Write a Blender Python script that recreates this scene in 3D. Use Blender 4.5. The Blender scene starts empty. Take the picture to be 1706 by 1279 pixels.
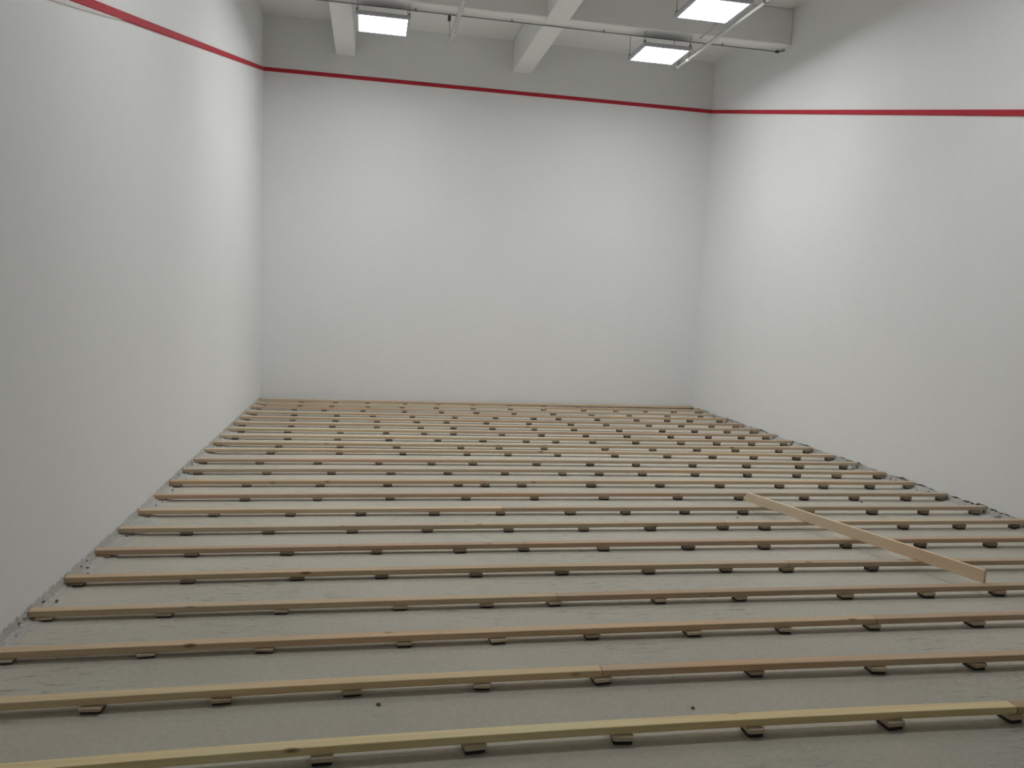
import bpy, bmesh, math, random
from mathutils import Vector

random.seed(7)
scene = bpy.context.scene
COL = scene.collection

# ------------------------------------------------------------------ camera
cam_data = bpy.data.cameras.new('camera')
cam_data.sensor_fit = 'HORIZONTAL'
cam_data.sensor_width = 36.0
cam_data.lens = 36.0 * 1279.64 / 1706.0
cam_data.clip_start = 0.05
cam = bpy.data.objects.new('camera', cam_data)
COL.objects.link(cam)
cam.location = (-1.7304, -11.0772, 1.5301)
cam.rotation_euler = (1.465662, -0.044198, -0.181956)
scene.camera = cam

# ------------------------------------------------------------------ world and exposure
world = bpy.data.worlds.new('world')
scene.world = world
world.use_nodes = True
wb = world.node_tree.nodes['Background']
wb.inputs[0].default_value = (0.8, 0.9, 1.0, 1)
wb.inputs[1].default_value = 0.02          # closed room: the sky adds next to nothing
vs = scene.view_settings
vs.view_transform = 'Standard'
vs.look = 'None'
vs.gamma = 1.0
vs.use_curve_mapping = False
vs.exposure = 0.0
PANEL_STRENGTH = 18.2     # glow of the diffuser itself
PANEL_WATTS = 5.2        # downward beam of each panel
PANEL_SPREAD = 110.0
PANEL_COLOUR = (0.975, 0.99, 1.0, 1)

# ------------------------------------------------------------------ key sizes (metres)
HW = 3.2            # half width of the court
YB = -12.6          # back end of the room
ZC = 5.19           # ceiling slab
JT = 0.070          # top of the joists
JB = 0.041          # underside of the joists
LINE_Z = 4.461      # lower edge of the red line on the front wall
LINE_SLOPE = 0.2297

# front edge of each joist row (y at seven stations from wall to wall) and the x of its packing pads
JOISTS = [
    ([-0.161, -0.146, -0.13, -0.115, -0.099, -0.084, -0.068],
     [-2.63, -2.167, -1.729, -1.2, -0.729, -0.223, 0.318, 0.834, 1.368, 1.875, 2.371, 3.004]),
    ([-0.53, -0.517, -0.504, -0.491, -0.479, -0.466, -0.453],
     [-3.088, -2.615, -2.199, -1.72, -1.257, -0.786, -0.265, 0.267, 0.752, 1.344, 1.835, 2.296, 2.737, 3.118]),
    ([-0.897, -0.893, -0.888, -0.884, -0.88, -0.876, -0.871],
     [-3.104, -2.658, -2.28, -1.784, -1.241, -0.747, -0.276, 0.245, 0.798, 1.347, 1.901, 2.467, 2.973]),
    ([-1.364, -1.347, -1.329, -1.312, -1.295, -1.277, -1.26],
     [-3.09, -2.615, -2.101, -1.659, -1.162, -0.616, -0.082, 0.431, 0.766, 1.306, 1.865, 2.306, 2.636, 3.076]),
    ([-1.757, -1.752, -1.746, -1.741, -1.736, -1.73, -1.725],
     [-3.121, -2.598, -2.099, -1.61, -1.13, -0.766, -0.267, 0.277, 0.822, 1.29, 1.868, 2.319, 2.741, 3.093]),
    ([-2.176, -2.168, -2.16, -2.152, -2.144, -2.135, -2.127],
     [-3.103, -2.572, -2.118, -1.614, -1.109, -0.723, -0.255, 0.258, 0.757, 1.331, 1.894, 2.328, 2.765, 3.122]),
    ([-2.57, -2.565, -2.56, -2.556, -2.551, -2.546, -2.542],
     [-3.054, -2.571, -2.013, -1.519, -1.095, -0.766, -0.208, 0.256, 0.787, 1.293, 1.838, 2.323, 2.752, 3.077]),
    ([-2.979, -2.972, -2.966, -2.96, -2.954, -2.948, -2.942],
     [-3.049, -2.53, -2.025, -1.496, -0.977, -0.488, -0.007, 0.328, 0.755, 1.254, 1.799, 2.239, 2.675, 3.084]),
    ([-3.373, -3.372, -3.37, -3.368, -3.367, -3.365, -3.363],
     [-3.128, -2.575, -1.985, -1.428, -0.777, -0.378, 0.102, 0.766, 1.301, 1.809, 2.26, 2.782, 3.122]),
    ([-3.731, -3.706, -3.693, -3.693, -3.704, -3.728, -3.764],
     [-3.15, -2.607, -1.982, -1.381, -0.752, -0.341, 0.167, 0.767, 1.329, 1.827, 2.287, 2.768, 3.138]),
    ([-4.165, -4.148, -4.138, -4.136, -4.142, -4.155, -4.175],
     [-3.122, -2.649, -2.153, -1.615, -1.138, -0.755, -0.145, 0.38, 0.838, 1.419, 1.985, 2.554, 3.035]),
    ([-4.565, -4.543, -4.532, -4.531, -4.542, -4.563, -4.595],
     [-3.08, -2.539, -2.014, -1.518, -1.028, -0.519, 0.005, 0.347, 0.759, 1.269, 1.785, 2.287, 2.693, 3.124]),
    ([-4.982, -4.97, -4.964, -4.964, -4.97, -4.982, -4.999],
     [-3.147, -2.637, -2.081, -1.553, -0.983, -0.762, -0.453, 0.145, 0.761, 1.308, 1.87, 2.295, 2.75, 3.135]),
    ([-5.406, -5.391, -5.382, -5.38, -5.385, -5.396, -5.414],
     [-3.148, -2.584, -2.073, -1.545, -0.972, -0.435, 0.13, 0.752, 1.278, 1.862, 2.322, 2.808, 3.139]),
    ([-5.802, -5.796, -5.796, -5.8, -5.809, -5.822, -5.84],
     [-3.15, -2.721, -2.225, -1.757, -1.248, -0.773, -0.256, 0.165, 0.63, 1.098, 1.648, 2.185, 2.636, 3.093]),
    ([-6.207, -6.2, -6.197, -6.197, -6.201, -6.209, -6.221],
     [-3.15, -2.804, -2.32, -1.806, -1.326, -0.786, -0.268, 0.208, 0.747, 1.061, 1.617, 2.164, 2.632, 3.109]),
    ([-6.615, -6.607, -6.605, -6.608, -6.617, -6.631, -6.649],
     [-3.15, -2.689, -2.166, -1.654, -1.16, -0.764, -0.256, 0.309, 0.833, 1.421, 1.979, 2.513]),
    ([-7.038, -7.022, -7.017, -7.024, -7.042, -7.071, -7.095],
     [-3.141, -2.617, -2.073, -1.631, -1.117, -0.626, -0.112, 0.368, 0.747, 1.308]),
    ([-7.46, -7.45, -7.447, -7.45, -7.461, -7.477, -7.497],
     [-3.129, -2.625, -2.106, -1.548, -1.12, -0.775, -0.215, 0.239, 0.856, 1.351, 1.803]),
    ([-7.867, -7.85, -7.841, -7.841, -7.849, -7.863, -7.879],
     [-3.12, -2.597, -2.13, -1.546, -1.133, -0.692, -0.2, 0.266, 0.743, 1.32]),
    ([-8.277, -8.249, -8.237, -8.245, -8.27, -8.293, -8.314],
     [-2.667, -2.232, -1.762, -1.259, -0.769, -0.096, 0.465, 0.954]),
    ([-8.701, -8.663, -8.646, -8.655, -8.684, -8.705, -8.727],
     [-1.848, -1.346, -0.818, -0.32, 0.238, 0.755]),
]

def slab_z(x, y):
    fade = min(1.0, max(0.0, (y + 9.3) / 1.3))
    u = min(1.0, max(0.0, (x + HW) / (2 * HW)))
    return 0.023 * (1.0 - u ** 1.5) * fade

# ------------------------------------------------------------------ helpers
def tag(o, label=None, cat=None, group=None, kind=None):
    if label: o['label'] = label
    if cat: o['category'] = cat
    if group: o['group'] = group
    if kind: o['kind'] = kind
    return o

def obj(name, me, mat=None, parent=None, loc=(0, 0, 0), rot=(0, 0, 0), scale=(1, 1, 1)):
    o = bpy.data.objects.new(name, me)
    COL.objects.link(o)
    o.location = loc; o.rotation_euler = rot; o.scale = scale
    if parent: o.parent = parent
    if mat is not None and len(me.materials) == 0: me.materials.append(mat)
    return o

def empty(name, loc, rz=0.0):
    o = bpy.data.objects.new(name, None)
    o.empty_display_size = 0.05
    COL.objects.link(o)
    o.location = loc; o.rotation_euler = (0, 0, rz)
    return o

def mesh_from(bm, name, smooth=False):
    me = bpy.data.meshes.new(name)
    bmesh.ops.recalc_face_normals(bm, faces=bm.faces[:])
    bm.to_mesh(me); bm.free()
    if smooth:
        for p in me.polygons: p.use_smooth = True
    return me

def add_box(bm, x0, x1, y0, y1, z0, z1, bev=0.0):
    v = [bm.verts.new((x, y, z)) for x in (x0, x1) for y in (y0, y1) for z in (z0, z1)]
    fs = [(0, 1, 3, 2), (4, 6, 7, 5), (0, 4, 5, 1), (2, 3, 7, 6), (0, 2, 6, 4), (1, 5, 7, 3)]
    faces = [bm.faces.new([v[i] for i in f]) for f in fs]
    if bev > 0:
        edges = list({e for f in faces for e in f.edges})
        bmesh.ops.bevel(bm, geom=edges, offset=bev, segments=1, affect='EDGES', profile=0.5)

def box_mesh(name, x0, x1, y0, y1, z0, z1, bev=0.0):
    bm = bmesh.new(); add_box(bm, x0, x1, y0, y1, z0, z1, bev)
    return mesh_from(bm, name)

def add_tube(bm, pts, r, seg=12, cap=True):
    rings = []
    n = len(pts)
    P = [Vector(p) for p in pts]
    for i in range(n):
        d = (P[min(i + 1, n - 1)] - P[max(i - 1, 0)]).normalized()
        a = Vector((0, 0, 1)) if abs(d.z) < 0.9 else Vector((1, 0, 0))
        u = d.cross(a).normalized(); w = d.cross(u).normalized()
        rr = r[i] if isinstance(r, (list, tuple)) else r
        rings.append([bm.verts.new(P[i] + u * rr * math.cos(2 * math.pi * k / seg) + w * rr * math.sin(2 * math.pi * k / seg)) for k in range(seg)])
    for a, b in zip(rings, rings[1:]):
        for k in range(seg):
            bm.faces.new((a[k], a[(k + 1) % seg], b[(k + 1) % seg], b[k]))
    if cap:
        bm.faces.new(rings[0][::-1]); bm.faces.new(rings[-1])

def tube_mesh(name, pts, r, seg=12):
    bm = bmesh.new(); add_tube(bm, pts, r, seg)
    return mesh_from(bm, name, smooth=True)

# ------------------------------------------------------------------ materials
def new_mat(name):
    m = bpy.data.materials.new(name); m.use_nodes = True
    nt = m.node_tree
    return m, nt, nt.nodes['Principled BSDF']

def nd(nt, t, **kw):
    n = nt.nodes.new(t)
    for k, v in kw.items(): setattr(n, k, v)
    return n

def mix(nt, fac, a, b, blend='MIX'):
    m = nd(nt, 'ShaderNodeMix', data_type='RGBA', blend_type=blend)
    for sock, val in ((m.inputs[0], fac), (m.inputs[6], a), (m.inputs[7], b)):
        if hasattr(val, 'is_output'): nt.links.new(val, sock)
        elif isinstance(val, (int, float)): sock.default_value = val
        else: sock.default_value = (*val, 1)
    return m.outputs[2]

def ramp(nt, src, stops):
    r = nd(nt, 'ShaderNodeValToRGB')
    while len(r.color_ramp.elements) > len(stops): r.color_ramp.elements.remove(r.color_ramp.elements[-1])
    while len(r.color_ramp.elements) < len(stops): r.color_ramp.elements.new(0.5)
    for e, (p, c) in zip(r.color_ramp.elements, stops):
        e.position = p; e.color = (*c, 1) if len(c) == 3 else c
    nt.links.new(src, r.inputs[0])
    return r.outputs[0]

def mapped(nt, scale, coord='Object'):
    tc = nd(nt, 'ShaderNodeTexCoord'); mp = nd(nt, 'ShaderNodeMapping')
    mp.inputs['Scale'].default_value = scale
    nt.links.new(tc.outputs[coord], mp.inputs[0])
    return mp.outputs[0]

def noise(nt, vec, scale, detail=4, rough=0.55, w=None):
    n = nd(nt, 'ShaderNodeTexNoise')
    if w is not None:
        n.noise_dimensions = '4D'; nt.links.new(w, n.inputs['W'])
    n.inputs['Scale'].default_value = scale; n.inputs['Detail'].default_value = detail
    n.inputs['Roughness'].default_value = rough
    nt.links.new(vec, n.inputs['Vector'])
    return n.outputs[0]

def bump(nt, bsdf, height, strength, dist=0.01):
    b = nd(nt, 'ShaderNodeBump'); b.inputs['Strength'].default_value = strength; b.inputs['Distance'].default_value = dist
    nt.links.new(height, b.inputs['Height']); nt.links.new(b.outputs[0], bsdf.inputs['Normal'])

def plain(name, col, rough=0.5, metal=0.0, var=0.06, scale=30.0):
    m, nt, b = new_mat(name)
    n = noise(nt, mapped(nt, (1, 1, 1)), scale, 3)
    lo = tuple(max(0, c * (1 - var)) for c in col); hi = tuple(min(1, c * (1 + var)) for c in col)
    nt.links.new(ramp(nt, n, [(0.3, lo), (0.7, hi)]), b.inputs['Base Color'])
    b.inputs['Roughness'].default_value = rough; b.inputs['Metallic'].default_value = metal
    return m

def plaster_mat(name, col):
    m, nt, b = new_mat(name)
    big = noise(nt, mapped(nt, (1, 1, 0.35)), 0.9, 3)
    fine = noise(nt, mapped(nt, (1, 1, 1)), 14, 5)
    c = mix(nt, big, tuple(k * 0.965 for k in col), tuple(min(1, k * 1.03) for k in col))
    c = mix(nt, 0.03, c, ramp(nt, fine, [(0.35, (0.45, 0.45, 0.43)), (0.65, (0.9, 0.9, 0.9))]))
    nt.links.new(c, b.inputs['Base Color'])
    b.inputs['Roughness'].default_value = 0.62
    b.inputs['Specular IOR Level'].default_value = 0.3
    bump(nt, b, noise(nt, mapped(nt, (1, 1, 1)), 1.2, 2), 0.04, 0.02)
    return m

def concrete_mat(name, a, bcol, dark, bstr=0.25):
    m, nt, b = new_mat(name)
    v = mapped(nt, (1, 1, 1))
    big = noise(nt, v, 0.55, 5, 0.6)
    c = mix(nt, ramp(nt, big, [(0.35, (0, 0, 0)), (0.65, (1, 1, 1))]), a, bcol)
    tint = noise(nt, mapped(nt, (0.5, 1.6, 1)), 1.1, 4)
    c = mix(nt, ramp(nt, tint, [(0.48, (0, 0, 0)), (0.72, (0.4, 0.4, 0.4))]), c, tuple(k * t for k, t in zip(bcol, (0.93, 1.0, 0.95))))
    # trowel marks: short dark dashes where the slab was floated
    marks = noise(nt, mapped(nt, (4, 17, 1)), 2.2, 7, 0.72)
    zone = noise(nt, v, 0.9, 2)
    mk = nd(nt, 'ShaderNodeMath', operation='MULTIPLY')
    nt.links.new(ramp(nt, marks, [(0.53, (0, 0, 0)), (0.66, (1, 1, 1))]), mk.inputs[0])
    nt.links.new(ramp(nt, zone, [(0.46, (0, 0, 0)), (0.62, (0.85, 0.85, 0.85))]), mk.inputs[1])
    c = mix(nt, mk.outputs[0], c, dark)
    spk = noise(nt, v, 55, 3, 0.6)
    c = mix(nt, 0.14, c, ramp(nt, spk, [(0.35, dark), (0.65, bcol)]))
    nt.links.new(c, b.inputs['Base Color'])
    b.inputs['Roughness'].default_value = 0.75
    b.inputs['Specular IOR Level'].default_value = 0.3
    bump(nt, b, noise(nt, v, 22, 6, 0.65), bstr, 0.01)
    return m

def wood_mat(name, grain_axis='X', knots=True, dark=0.72, use_obj_colour=True, col=(0.5, 0.38, 0.22)):
    m, nt, b = new_mat(name)
    oi = nd(nt, 'ShaderNodeObjectInfo')
    w = nd(nt, 'ShaderNodeMath', operation='MULTIPLY'); w.inputs[1].default_value = 57.0
    nt.links.new(oi.outputs['Random'], w.inputs[0]); W = w.outputs[0]
    s = {'X': (1.3, 45, 45), 'Y': (45, 1.3, 45)}[grain_axis]
    g = noise(nt, mapped(nt, s), 1.0, 5, 0.6, W)
    long_ = noise(nt, mapped(nt, tuple(k * 0.8 if k < 5 else k * 0.04 for k in s)), 1.0, 3, 0.5, W)
    if use_obj_colour: base = oi.outputs['Color']
    else:
        rgb = nd(nt, 'ShaderNodeRGB'); rgb.outputs[0].default_value = (*col, 1); base = rgb.outputs[0]
    c = mix(nt, ramp(nt, g, [(0.32, (0.45, 0.45, 0.45)), (0.62, (0, 0, 0))]), base, mix(nt, 1.0, base, (dark, dark * 0.88, dark * 0.74), 'MULTIPLY'))
    c = mix(nt, ramp(nt, long_, [(0.42, (0, 0, 0)), (0.66, (0.75, 0.75, 0.75))]), c, mix(nt, 1.0, c, (1.08, 0.93, 0.82), 'MULTIPLY'))
    if knots:
        vo = nd(nt, 'ShaderNodeTexVoronoi', voronoi_dimensions='4D')
        nt.links.new(mapped(nt, (5.0, 14, 14)), vo.inputs['Vector']); nt.links.new(W, vo.inputs['W'])
        vo.inputs['Scale'].default_value = 1.0
        k = ramp(nt, vo.outputs['Distance'], [(0.10, (0.8, 0.8, 0.8)), (0.19, (0, 0, 0))])
        c = mix(nt, k, c, (0.17, 0.095, 0.05))
    nt.links.new(c, b.inputs['Base Color'])
    b.inputs['Roughness'].default_value = 0.6
    b.inputs['Specular IOR Level'].default_value = 0.3
    bump(nt, b, g, 0.12, 0.004)
    return m

M_WALL = plaster_mat('white_putty', (0.89, 0.90, 0.90))
M_CEIL = plaster_mat('ceiling_paint', (0.90, 0.905, 0.885))
M_RAW = concrete_mat('raw_mortar', (0.50, 0.49, 0.46), (0.60, 0.58, 0.55), (0.28, 0.27, 0.25), 0.9)
M_FLOOR = concrete_mat('concrete_slab', (0.53, 0.505, 0.425), (0.66, 0.61, 0.525), (0.24, 0.23, 0.195), 0.35)
M_RES = concrete_mat('mortar_smear', (0.50, 0.49, 0.445), (0.62, 0.60, 0.555), (0.27, 0.26, 0.23), 0.9)
M_BACK_WALL = plaster_mat('darkened_back_wall', (0.42, 0.42, 0.40))  # unseen back wall, kept dark to cut bounce onto the near floor
M_RED = plain('red_line_paint', (0.50, 0.035, 0.055), 0.65, 0, 0.08, 6)
M_RED.node_tree.nodes['Principled BSDF'].inputs['Specular IOR Level'].default_value = 0.2
M_GLARE = plain('white_edge_glare', (0.88, 0.83, 0.83), 0.25)
M_WOOD = wood_mat('softwood')
M_BLOCK = wood_mat('packing_wood', 'X', False, 0.7)
M_BOARD = wood_mat('planed_board', 'X', False, 0.86, False, (0.84, 0.71, 0.54))
M_RUBBER = plain('dark_rubber', (0.035, 0.036, 0.046), 0.7)
M_PIPE = plain('white_pipe_paint', (0.80, 0.80, 0.79), 0.22)
M_FRAME = plain('grey_aluminium', (0.55, 0.55, 0.60), 0.35, 0.35)
M_WIRE = plain('steel_wire', (0.25, 0.25, 0.25), 0.4, 0.6)
M_DARK = plain('dark_fitting', (0.05, 0.05, 0.05), 0.5)
M_CONDUIT = plain('grey_conduit', (0.27, 0.27, 0.26), 0.5)
M_CRUMB = plain('dark_crumb', (0.20, 0.19, 0.175), 0.9, 0, 0.4, 60)
M_LED, nt, b = new_mat('led_diffuser')
b.inputs['Base Color'].default_value = (0.9, 0.9, 0.9, 1)
b.inputs['Emission Color'].default_value = PANEL_COLOUR
b.inputs['Emission Strength'].default_value = PANEL_STRENGTH

# ------------------------------------------------------------------ the room
def rough_edge(t, s):
    return (0.011 * math.sin(7.1 * t + s) + 0.008 * math.sin(19.3 * t + 2.1 * s) + 0.007 * math.sin(47.0 * t + s * 3) + random.uniform(-0.007, 0.007))

# floor slab: falls slightly towards the right wall and the back
bm = bmesh.new()
NX, NY = 40, 70
top = [[None] * (NY + 1) for _ in range(NX + 1)]
for i in range(NX + 1):
    for j in range(NY + 1):
        x = -HW - 0.05 + (2 * HW + 0.1) * i / NX; y = YB + (0.05 - YB) * j / NY
        top[i][j] = bm.verts.new((x, y, slab_z(max(-HW, min(HW, x)), y)))
for i in range(NX):
    for j in range(NY):
        bm.faces.new((top[i][j], top[i + 1][j], top[i + 1][j + 1], top[i][j + 1]))
low = [bm.verts.new((x, y, -0.2)) for x, y in ((-HW - 0.05, YB), (HW + 0.05, YB), (HW + 0.05, 0.05), (-HW - 0.05, 0.05))]
bm.faces.new(low[::-1])
bm.faces.new([top[i][0] for i in range(NX, -1, -1)] + [low[0], low[1]])
bm.faces.new([top[i][NY] for i in range(NX + 1)] + [low[2], low[3]])
bm.faces.new([top[0][j] for j in range(NY + 1)] + [low[3], low[0]])
bm.faces.new([top[NX][j] for j in range(NY, -1, -1)] + [low[1], low[2]])
tag(obj('floor', mesh_from(bm, 'floor'), M_FLOOR), 'bare grey concrete slab under the timber joists', kind='structure')

def make_wall(name, label, p0, p1, inward, seed, mat=None):
    """raw masonry wall from p0 to p1 (plan), with a putty coat that stops raggedly above the slab"""
    p0 = Vector((*p0, 0)); p1 = Vector((*p1, 0)); n = Vector((*inward, 0))
    d = p1 - p0; ln = d.length; d = d.normalized()
    def slab(a, b, za, zb):   # a, b = distance behind the finished face
        bm = bmesh.new()
        vs_ = []
        for t in (0, ln):
            for q in (a, b):
                for z in (za, zb):
                    vs_.append(bm.verts.new(p0 + d * t - n * q + Vector((0, 0, z))))
        for f in [(0, 1, 3, 2), (4, 6, 7, 5), (0, 4, 5, 1), (2, 3, 7, 6), (0, 2, 6, 4), (1, 5, 7, 3)]:
            bm.faces.new([vs_[i] for i in f])
        return bm
    w = obj(name, mesh_from(slab(0.018, 0.22, -0.02, ZC + 0.1), name), M_RAW)
    tag(w, label, kind='structure')
    bm = bmesh.new()
    N = int(ln / 0.035)
    rows = []
    for i in range(N + 1):
        t = ln * i / N
        zb = (0.060 if inward[0] else 0.046) + 0.6 * rough_edge(t, seed)
        zb = max(0.040, zb)
        P = p0 + d * t
        rows.append([bm.verts.new(P + Vector((0, 0, ZC))), bm.verts.new(P + Vector((0, 0, zb))),
                     bm.verts.new(P - n * 0.018 + Vector((0, 0, zb + 0.004))), bm.verts.new(P - n * 0.018 + Vector((0, 0, ZC)))])
    for a, b_ in zip(rows, rows[1:]):
        for k in range(4):
            bm.faces.new((a[k], a[(k + 1) % 4], b_[(k + 1) % 4], b_[k]))
    bm.faces.new(rows[0]); bm.faces.new(rows[-1][::-1])
    obj('putty_coat', mesh_from(bm, 'putty_coat'), mat or M_WALL, w)['label'] = 'smooth white putty coat with ragged lower edge'
    return w

make_wall('wall_left', 'white plastered left side wall with sloping red line', (-HW, YB), (-HW, 0.0), (1, 0), 1.3)
make_wall('wall_front', 'white plastered front wall with level red line', (-HW, 0.0), (HW, 0.0), (0, -1), 2.9)
make_wall('wall_right', 'white plastered right side wall with sloping red line', (HW, 0.0), (HW, YB), (-1, 0), 4.4)
make_wall('wall_back', 'grey wall behind the photographer', (HW, YB), (-HW, YB), (0, 1), 5.7, M_BACK_WALL)

ceil = tag(obj('ceiling', box_mesh('ceiling', -HW - 0.2, HW + 0.2, YB - 0.2, 0.2, ZC, ZC + 0.2), M_CEIL), 'white painted concrete ceiling slab with downstand beams', kind='structure')
for x0 in (-2.26, 0.17):
    obj('beam', box_mesh('beam', x0, x0 + 0.26, YB, 0.0, 4.76, ZC, 0.008), M_CEIL, ceil)['label'] = 'white downstand beam running back from the front wall'
obj('beam', box_mesh('beam', -HW, HW, -2.16, -1.905, 4.770, ZC, 0.008), M_CEIL, ceil)['label'] = 'white cross beam parallel to the front wall'

# red out-of-court lines: thin proud strips, level on the front wall, falling towards the back on the side walls
def strip(name, a, b, n, h, t, bev=0.006):
    """bar of height h between points a and b (lower edge), standing t proud along n"""
    a = Vector(a); b = Vector(b); n = Vector(n)
    bm = bmesh.new()
    prof = [(0, 0), (t * 0.6, 0.0), (t, bev), (t, h - bev), (t * 0.6, h), (0, h)]
    r0 = [bm.verts.new(a + n * q + Vector((0, 0, z))) for q, z in prof]
    r1 = [bm.verts.new(b + n * q + Vector((0, 0, z))) for q, z in prof]
    for k in range(6): bm.faces.new((r0[k], r0[(k + 1) % 6], r1[(k + 1) % 6], r1[k]))
    bm.faces.new(r0[::-1]); bm.faces.new(r1)
    return mesh_from(bm, name)

YE = -9.6
ze = LINE_Z + LINE_SLOPE * YE
tag(obj('trim_1', strip('red_line', (-HW + 0.012, 0, LINE_Z), (HW - 0.012, 0, LINE_Z), (0, -1, 0), 0.05, 0.012), M_RED), 'level red line across the front wall', kind='structure')
tl = tag(obj('trim_2', strip('red_line', (-HW, 0, LINE_Z), (-HW, YE, ze), (1, 0, 0), 0.05, 0.012), M_RED), 'red line sloping down along the left wall', kind='structure')
tag(obj('trim_3', strip('red_line', (HW, 0, LINE_Z), (HW, YE, ze), (-1, 0, 0), 0.05, 0.012), M_RED), 'red line sloping down along the right wall', kind='structure')
def lz(y): return LINE_Z + LINE_SLOPE * y
bm = bmesh.new()   # white wedge standing in for glare along the left line, wider towards the back
prof = [(-6.05, 0.002), (-6.3, 0.012), (-6.7, 0.020), (-7.2, 0.026), (-8.2, 0.028)]
rr = []
for y, h in prof:
    rr.append([bm.verts.new((-HW + q, y, lz(y) + z)) for q, z in ((0.0, 0.001), (0.009, 0.001), (0.006, -h), (0.0, -h))])
for a, b_ in zip(rr, rr[1:]):
    for k in range(4): bm.faces.new((a[k], a[(k + 1) % 4], b_[(k + 1) % 4], b_[k]))
bm.faces.new(rr[0][::-1]); bm.faces.new(rr[-1])
obj('edge_glare', mesh_from(bm, 'edge_glare'), M_GLARE, tl)['label'] = 'white strip painting the glare below the red line'

# ------------------------------------------------------------------ ceiling lights
def panel_meshes():
    S, I, H = 0.30, 0.268, 0.045
    bm = bmesh.new()      # housing: an open tray with a rim around the diffuser
    def ring(s, z): return [bm.verts.new((x * s, y * s, z)) for x, y in ((-1, -1), (1, -1), (1, 1), (-1, 1))]
    rings = [ring(I, 0.006), ring(I, 0.0), ring(S - 0.003, 0.0), ring(S, 0.003), ring(S, H - 0.006), ring(S - 0.012, H)]
    for a, b_ in zip(rings, rings[1:]):
        for k in range(4): bm.faces.new((a[k], a[(k + 1) % 4], b_[(k + 1) % 4], b_[k]))
    bm.faces.new(rings[-1])
    fr = mesh_from(bm, 'light_frame')
    di = box_mesh('light_diffuser', -I, I, -I, I, 0.003, 0.012)
    return fr, di
LIGHT_FRAME, LIGHT_DIFF = panel_meshes()
HOOK = box_mesh('light_hook', -0.012, 0.012, -0.02, 0.02, 0.0, 0.03, 0.004)
DRIVER = box_mesh('light_driver', -0.09, 0.09, -0.03, 0.03, 0.0, 0.03, 0.004)
LIGHTS = [  # the last three are out of view, added to match the light falloff
    (-1.66, -1.81, 'square LED panel near the front wall, left of the room'),
    (1.66, -1.81, 'square LED panel near the front wall, right of the room'),
    (1.66, -3.31, 'square LED panel cut by the top edge, behind the white pipe'),
    (-1.66, -3.31, 'unseen square LED panel added in the left row, second from the front wall'),
    (-1.66, -6.31, 'unseen square LED panel added in the left row, third from the front wall'),
    (1.66, -6.31, 'unseen square LED panel added in the right row, third from the front wall'),
]
ZL = 4.60
for x, y, lab in LIGHTS:
    r = tag(empty('ceiling_light', (x, y, ZL)), lab, 'ceiling light', 'square LED panels hung from the ceiling')
    obj('frame', LIGHT_FRAME, M_FRAME, r)
    obj('diffuser', LIGHT_DIFF, M_LED, r)['label'] = 'glowing white diffuser'
    ld = bpy.data.lights.new('panel_lamp', 'AREA')        # the panel's own downward beam
    ld.shape = 'SQUARE'; ld.size = 0.53; ld.spread = math.radians(PANEL_SPREAD); ld.energy = PANEL_WATTS; ld.color = PANEL_COLOUR[:3]
    lo = bpy.data.objects.new('panel_lamp', ld); COL.objects.link(lo); lo.parent = r; lo.location = (0, 0, -0.003)
    obj('driver', DRIVER, M_PIPE, r, (0.1, -0.12, 0.045))
    for sx in (-1, 1):
        for sy in (-1, 1):
            wx, wy = sx * 0.285, sy * 0.27
            Y = y + wy
            ztop = 4.770 if -2.16 < Y < -1.905 else (4.76 if any(a < x + wx < a + 0.26 for a in (-2.26, 0.17)) else ZC)
            h = obj('hook', HOOK, M_WIRE, r, (wx, wy, 0.040))
            obj('wire', tube_mesh('wire', [(0, 0, 0.025), (0, 0, ztop - ZL - 0.040)], 0.0032, 6), M_WIRE, h)

# ------------------------------------------------------------------ pipes
def sprinkler_pipe(label, x, z, y_end, r, elbow, hangers, couplings):
    root = tag(empty('sprinkler_pipe', (x, y_end, z)), label, 'pipe', 'white sprinkler pipes under the ceiling')
    L = YB + 0.02 - y_end
    obj('pipe', tube_mesh('pipe', [(0, 0, 0), (0, L, 0)], r, 16), M_PIPE, root)
    for c in couplings:
        obj('coupling', tube_mesh('coupling', [(0, c - 0.035, 0), (0, c - 0.03, 0), (0, c + 0.03, 0), (0, c + 0.035, 0)], [r * 1.05, r * 1.4, r * 1.4, r * 1.05], 16), M_PIPE, root)
    if elbow:
        pts = [(0, -0.01, 0)] + [(0, 0.03 * math.sin(a), 0.03 * (1 - math.cos(a))) for a in (0.5, 1.0, 1.57)] + [(0, 0.03, 0.075)]
        obj('elbow', tube_mesh('elbow', pts, [r * 1.25, r * 1.3, r * 1.3, r * 1.25, r * 1.2], 14), M_PIPE, root)
    else:
        obj('end_cap', tube_mesh('end_cap', [(0, -0.03, 0), (0, 0.012, 0), (0, 0.02, 0)], [r * 1.25, r * 1.25, r * 0.7], 14), M_PIPE, root)
    for hy in hangers:
        Y = y_end + hy
        ztop = 4.770 if -2.16 < Y < -1.905 else ZC
        cl = obj('hanger_clamp', tube_mesh('hanger_clamp', [(0, hy - 0.012, 0), (0, hy + 0.012, 0)], r * 1.25, 14), M_WIRE, root)
        obj('rod', tube_mesh('rod', [(0, hy, r), (0, hy, ztop - z)], 0.005, 8), M_WIRE, cl)
    return root
sprinkler_pipe('long white sprinkler pipe passing beside the two right-hand light panels', 2.04, 4.60, -1.51, 0.022, True, [-0.33, -2.2, -4.2, -6.4, -8.6], [-0.31, -3.2])
p2 = sprinkler_pipe('white sprinkler pipe ending beyond the cross beam at mid ceiling', -0.855, 4.60, -1.52, 0.025, False, [-1.6, -3.6, -6.0, -8.5], [-0.30])
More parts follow.
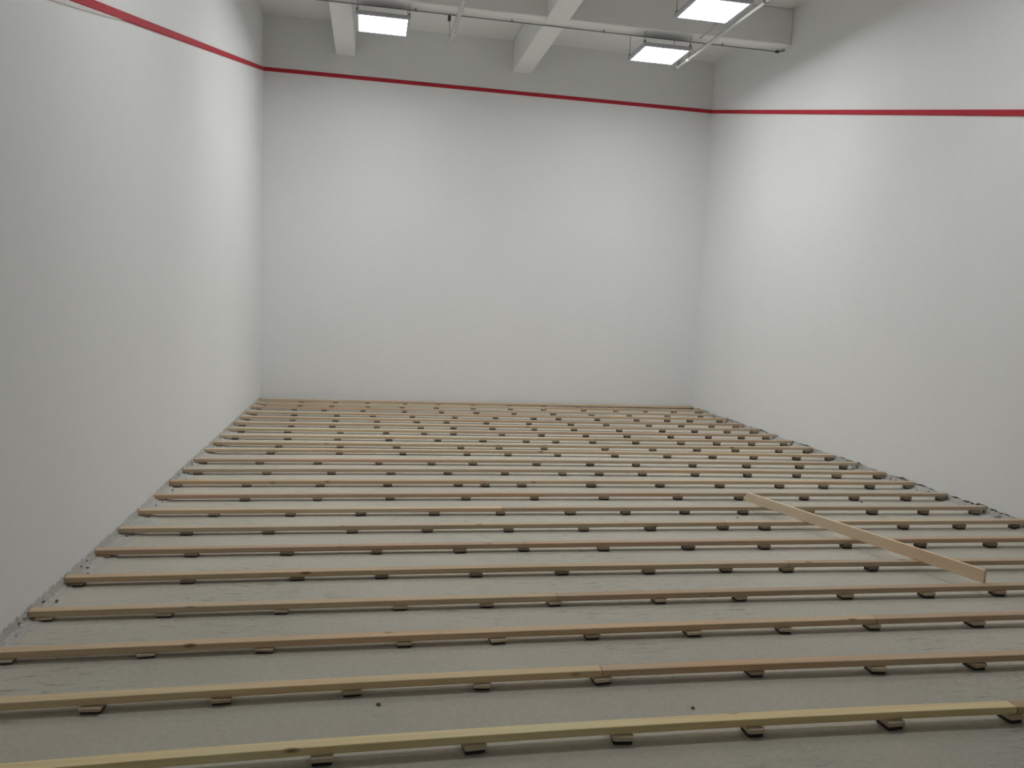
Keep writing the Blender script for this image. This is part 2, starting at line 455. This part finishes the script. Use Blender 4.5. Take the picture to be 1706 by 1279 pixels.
an = obj('anchor', box_mesh('anchor', -0.016, 0.016, -0.025, 0.025, -0.07, 0.0, 0.004), M_DARK, p2, (-0.06, -0.385, 4.770 - 4.60))
an['label'] = 'dark anchor bracket under the beam'
obj('brace', tube_mesh('brace', [(0.0, 0.0, -0.07), (0.045, 0.33, -0.185)], 0.006, 8), M_FRAME, an)

cp = tag(empty('thin_conduit', (1.985, -2.25, 4.70)), 'thin pale conduit running alongside the right sprinkler pipe', 'conduit')
obj('conduit', tube_mesh('conduit', [(0, 0.0, 0), (0, YB + 2.42, 0)], 0.010, 10), M_PIPE, cp)
obj('saddle', box_mesh('saddle', -0.02, 0.02, -0.012, 0.012, 0.0, ZC - 4.70, 0.002), M_PIPE, cp, (0, -0.4, 0))
obj('saddle', box_mesh('saddle', -0.02, 0.02, -0.012, 0.012, 0.0, ZC - 4.70, 0.002), M_PIPE, cp, (0, -3.4, 0))
cc = tag(empty('cable_conduit', (0, -1.965, 4.748)), 'dark thin conduit along the far edge of the cross beam', 'conduit')
obj('conduit', tube_mesh('conduit', [(-HW + 0.002, 0, 0), (HW - 0.09, 0, 0)], 0.0075, 8), M_CONDUIT, cc)
obj('end_box', box_mesh('end_box', HW - 0.095, HW - 0.055, -0.02, 0.02, -0.014, 0.010, 0.004), M_DARK, cc)
obj('wall_stub', tube_mesh('wall_stub', [(HW - 0.05, 0.0, 0.0), (HW - 0.001, -0.05, 0.006)], 0.010, 8), M_CONDUIT, cc)
for sx in (-2.6, -1.3, -0.2, 0.9, 2.4):
    obj('clip', box_mesh('clip', sx - 0.010, sx + 0.010, -0.010, 0.010, -0.009, 0.021, 0.003), M_CONDUIT, cc)

# ------------------------------------------------------------------ joists
ORD = ['first', 'second', 'third', 'fourth', 'fifth', 'sixth', 'seventh', 'eighth', 'ninth', 'tenth', 'eleventh', 'twelfth', 'thirteenth',
       'fourteenth', 'fifteenth', 'sixteenth', 'seventeenth', 'eighteenth', 'nineteenth', 'twentieth', 'twenty-first', 'twenty-second']
XS = [-3.19 + (3.185 + 3.19) * k / 6 for k in range(7)]
def row_y(ys, x):
    """smooth front edge of a joist row (Catmull-Rom through seven points)"""
    t = max(0.0, min(5.9999, (x - XS[0]) / (XS[1] - XS[0]))); k = int(t); f = t - k
    p = [ys[max(0, k - 1)], ys[k], ys[k + 1], ys[min(6, k + 2)]]
    return 0.5 * ((2 * p[1]) + (-p[0] + p[2]) * f + (2 * p[0] - 5 * p[1] + 4 * p[2] - p[3]) * f * f + (-p[0] + 3 * p[1] - 3 * p[2] + p[3]) * f ** 3)

def timber(ys, xa, xb, jit):
    """a sawn 50 x 29 timber with chamfered edges following the row; origin at its left front lower corner"""
    bm = bmesh.new(); c = 0.0022; Wd = 0.05; H = JT - JB
    prof = [(0, c), (0, H - c), (c, H), (Wd - c, H), (Wd, H - c), (Wd, c), (Wd - c, 0), (c, 0)]
    n = max(4, int((xb - xa) / 0.4)); rings = []
    y0 = row_y(ys, xa) + jit
    for i in range(n + 1):
        x = xa + (xb - xa) * i / n; y = row_y(ys, x) + jit - y0
        rings.append([bm.verts.new((x - xa, y + q, z)) for q, z in prof])
    for a, b_ in zip(rings, rings[1:]):
        for k in range(8): bm.faces.new((a[k], a[(k + 1) % 8], b_[(k + 1) % 8], b_[k]))
    bm.faces.new(rings[0][::-1]); bm.faces.new(rings[-1])
    return mesh_from(bm, 'floor_joist'), (xa, y0, JB)

TONES = [(0.56, 0.45, 0.325), (0.60, 0.49, 0.36), (0.58, 0.44, 0.33), (0.61, 0.51, 0.355), (0.53, 0.45, 0.35), (0.63, 0.52, 0.38)]
SPECIAL = {(22, 0): (0.86, 0.76, 0.45), (22, 1): (0.52, 0.41, 0.26), (21, 0): (0.76, 0.62, 0.39), (21, 1): (0.62, 0.47, 0.32), (20, 0): (0.66, 0.51, 0.34),  # nearest row's left timber lightened in place of light from the camera side
           (19, 0): (0.64, 0.52, 0.36), (18, 0): (0.62, 0.50, 0.35), (17, 0): (0.53, 0.39, 0.28), (17, 1): (0.54, 0.41, 0.30), (13, 0): (0.60, 0.46, 0.31)}
for i, (ys, pads) in enumerate(JOISTS):
    row = i + 1
    joint = (-0.766 if row % 2 else 0.757) + random.uniform(-0.004, 0.004)
    for k, (xa, xb) in enumerate(((-3.19, joint - 0.0015), (joint + 0.0015, 3.185))):
        jit = 0.0 if k == 0 else random.uniform(-0.0025, 0.0025)
        me, loc = timber(ys, xa, xb, jit)
        o = obj('floor_joist', me, M_WOOD, None, loc)
        t = SPECIAL.get((row, k)) or random.choice(TONES)
        f = random.uniform(1.03, 1.16)
        o.color = (t[0] * f, t[1] * f, t[2] * f, 1)
        size = 'shorter' if (xb - xa) < 3 else 'longer'
        side = 'left-hand' if k == 0 else 'right-hand'
        where = '%s joist row from the front wall' % ORD[i]
        if row == 22: where = 'joist row nearest the camera'
        tag(o, '%s %s timber of the %s' % (size, side, where), 'joist', 'timber floor joists laid in rows')

# ------------------------------------------------------------------ support pads
UNIT = bmesh.new(); add_box(UNIT, -0.5, 0.5, -0.5, 0.5, 0.0, 1.0, 0.06)
UNIT = mesh_from(UNIT, 'pad_layer')
def unit_copy(mat):
    me = UNIT.copy(); me.materials.clear(); me.materials.append(mat); return me
ME_BLOCK, ME_RUBBER = unit_copy(M_BLOCK), unit_copy(M_RUBBER)
BT_SHADED = [(0.26, 0.21, 0.16), (0.33, 0.26, 0.19), (0.22, 0.18, 0.15), (0.38, 0.31, 0.23), (0.30, 0.23, 0.17)]  # wood of the farther pads darkened to paint in their shade
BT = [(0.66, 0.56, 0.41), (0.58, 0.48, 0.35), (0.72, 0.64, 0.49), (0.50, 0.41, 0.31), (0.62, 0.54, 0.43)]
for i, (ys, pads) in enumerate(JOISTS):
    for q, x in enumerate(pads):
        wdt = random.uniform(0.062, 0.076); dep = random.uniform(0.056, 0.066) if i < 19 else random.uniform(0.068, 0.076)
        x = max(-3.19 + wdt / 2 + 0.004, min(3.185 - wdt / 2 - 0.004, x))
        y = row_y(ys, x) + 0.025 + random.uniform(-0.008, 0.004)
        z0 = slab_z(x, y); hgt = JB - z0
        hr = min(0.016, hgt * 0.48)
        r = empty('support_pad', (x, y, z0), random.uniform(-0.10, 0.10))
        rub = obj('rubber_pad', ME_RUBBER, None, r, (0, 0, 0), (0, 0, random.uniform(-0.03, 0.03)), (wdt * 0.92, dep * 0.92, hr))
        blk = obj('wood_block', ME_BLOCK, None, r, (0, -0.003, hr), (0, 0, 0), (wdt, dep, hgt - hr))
        t = random.choice(BT if i > 17 else BT_SHADED); blk.color = (*t, 1)
        rowtxt = '%s joist row from the front wall' % ORD[i] if i < 21 else 'joist row nearest the camera'
        pos = ORD[q] + ' from the left' if q < len(pads) - 1 else 'rightmost in view'
        tag(r, 'wood-and-rubber pad, %s, under the %s' % (pos, rowtxt), 'support pad', 'packing pads under the joists')

# ------------------------------------------------------------------ loose straightedge board standing on edge across the joists
A = Vector((1.727, -7.428, JT)); Bp = Vector((1.202, -5.624, JT))
dv = Bp - A; ln = dv.length; ang = math.atan2(dv.y, dv.x)
bm = bmesh.new()
n = 16; T = 0.020; rings = []
for i in range(n + 1):
    s = i / n; x = ln * s
    bow = 0.006 * math.sin(math.pi * s) ; H = 0.075 - 0.006 * s
    lean = 0.0
    prof = [(0, 0.002), (0.002, 0), (T - 0.002, 0), (T, 0.002), (T, H - 0.002), (T - 0.002, H), (0.002, H), (0, H - 0.002)]
    rings.append([bm.verts.new((x, -q + bow + lean * z, z)) for q, z in prof])
for a, b_ in zip(rings, rings[1:]):
    for k in range(8): bm.faces.new((a[k], a[(k + 1) % 8], b_[(k + 1) % 8], b_[k]))
bm.faces.new(rings[0][::-1]); bm.faces.new(rings[-1])
o = obj('loose_board', mesh_from(bm, 'loose_board'), M_BOARD, None, A, (0, 0, ang))
tag(o, 'pale planed board standing on edge diagonally across the joists at right', 'board')

# ------------------------------------------------------------------ mortar left along the foot of the walls
def residue(name, label, side, width, hmax, seed):
    random.seed(seed)
    bm = bmesh.new(); N = 520; K = 9; grid = []
    Y0, Y1 = -9.4, -0.12
    for i in range(N + 1):
        y = Y0 + (Y1 - Y0) * i / N
        wloc = width * (0.75 + 0.3 * math.sin(y * 2.3 + seed) + 0.2 * math.sin(y * 9.1 + seed * 2))
        row = []
        for k in range(K + 1):
            u = k / K
            x = side * (HW - 0.001 - u * max(0.05, wloc))
            h = (1 - u) ** 1.6 * hmax * (0.75 + 0.2 * math.sin(y * 5 + seed)) * random.uniform(0.55, 1.1)
            if k == 0: h = 0.052 + random.uniform(-0.008, 0.010)
            h += 0.0055 * max(0, math.sin(u * 13 + 2.2 * math.sin(y * 1.7 + seed))) * random.uniform(0.4, 1.1)
            if k == K: h = -0.002
            row.append(bm.verts.new((x, y + random.uniform(-0.006, 0.006), slab_z(max(-HW, min(HW, x)), y) + max(-0.002, h))))
        grid.append(row)
    for a, b_ in zip(grid, grid[1:]):
        for k in range(K): bm.faces.new((a[k], a[k + 1], b_[k + 1], b_[k]))
    o = obj(name, mesh_from(bm, name), M_RES)
    tag(o, label, 'mortar', kind='stuff')
residue('mortar_residue', 'rough smeared mortar along the foot of the left wall', -1, 0.15, 0.028, 3)
residue('mortar_residue', 'rough crumbly mortar along the foot of the right wall', 1, 0.17, 0.024, 8)

def crumbs(label, side, count, seed):
    random.seed(seed)
    bm = bmesh.new()
    for _ in range(count):
        y = -random.uniform(3.2, 8.8); x = side * (HW - 0.008 - 0.07 * random.random() ** 2)
        s = random.uniform(0.003, 0.009)
        d = HW - abs(x); z = slab_z(x, y) + s * 0.4 + 0.030 * (1 - d / 0.09) ** 1.6 + 0.003
        res = bmesh.ops.create_icosphere(bm, subdivisions=1, radius=s)
        for v in res['verts']:
            v.co = Vector((v.co.x * random.uniform(0.7, 1.3), v.co.y * random.uniform(0.7, 1.5), v.co.z * random.uniform(0.5, 1.0))) + Vector((x, y, z))
    o = obj('mortar_crumbs', mesh_from(bm, 'mortar_crumbs'), M_CRUMB)
    tag(o, label, 'crumbs', kind='stuff')
crumbs('dark mortar crumbs scattered along the right wall', 1, 130, 21)
crumbs('dark mortar crumbs scattered along the left wall', -1, 30, 22)

# a few loose chips lying on the slab between the joists
CHIPS = [(-1.661, -8.315, 0.009, 'small dark chip on the slab between the two nearest joists, left of centre'),
         (-0.471, -8.452, 0.007, 'tiny dark chip on the slab between the two nearest joists, right of centre'),
         (2.339, -5.455, 0.010, 'small dark chip on the slab beyond the far end of the loose board'),
         (0.999, -5.90, 0.008, 'tiny dark chip on the slab just left of the loose board')]
for x, y, s_, lab in CHIPS:
    bm = bmesh.new()
    bmesh.ops.create_icosphere(bm, subdivisions=1, radius=s_)
    for v in bm.verts:
        v.co = Vector((v.co.x * random.uniform(0.8, 1.4), v.co.y * random.uniform(0.7, 1.2), max(-s_ * 0.5, v.co.z * 0.7)))
    tag(obj('mortar_chip', mesh_from(bm, 'mortar_chip'), M_CRUMB, None, (x, y, slab_z(x, y) + s_ * 0.5)), lab, 'chip', 'loose chips on the slab')
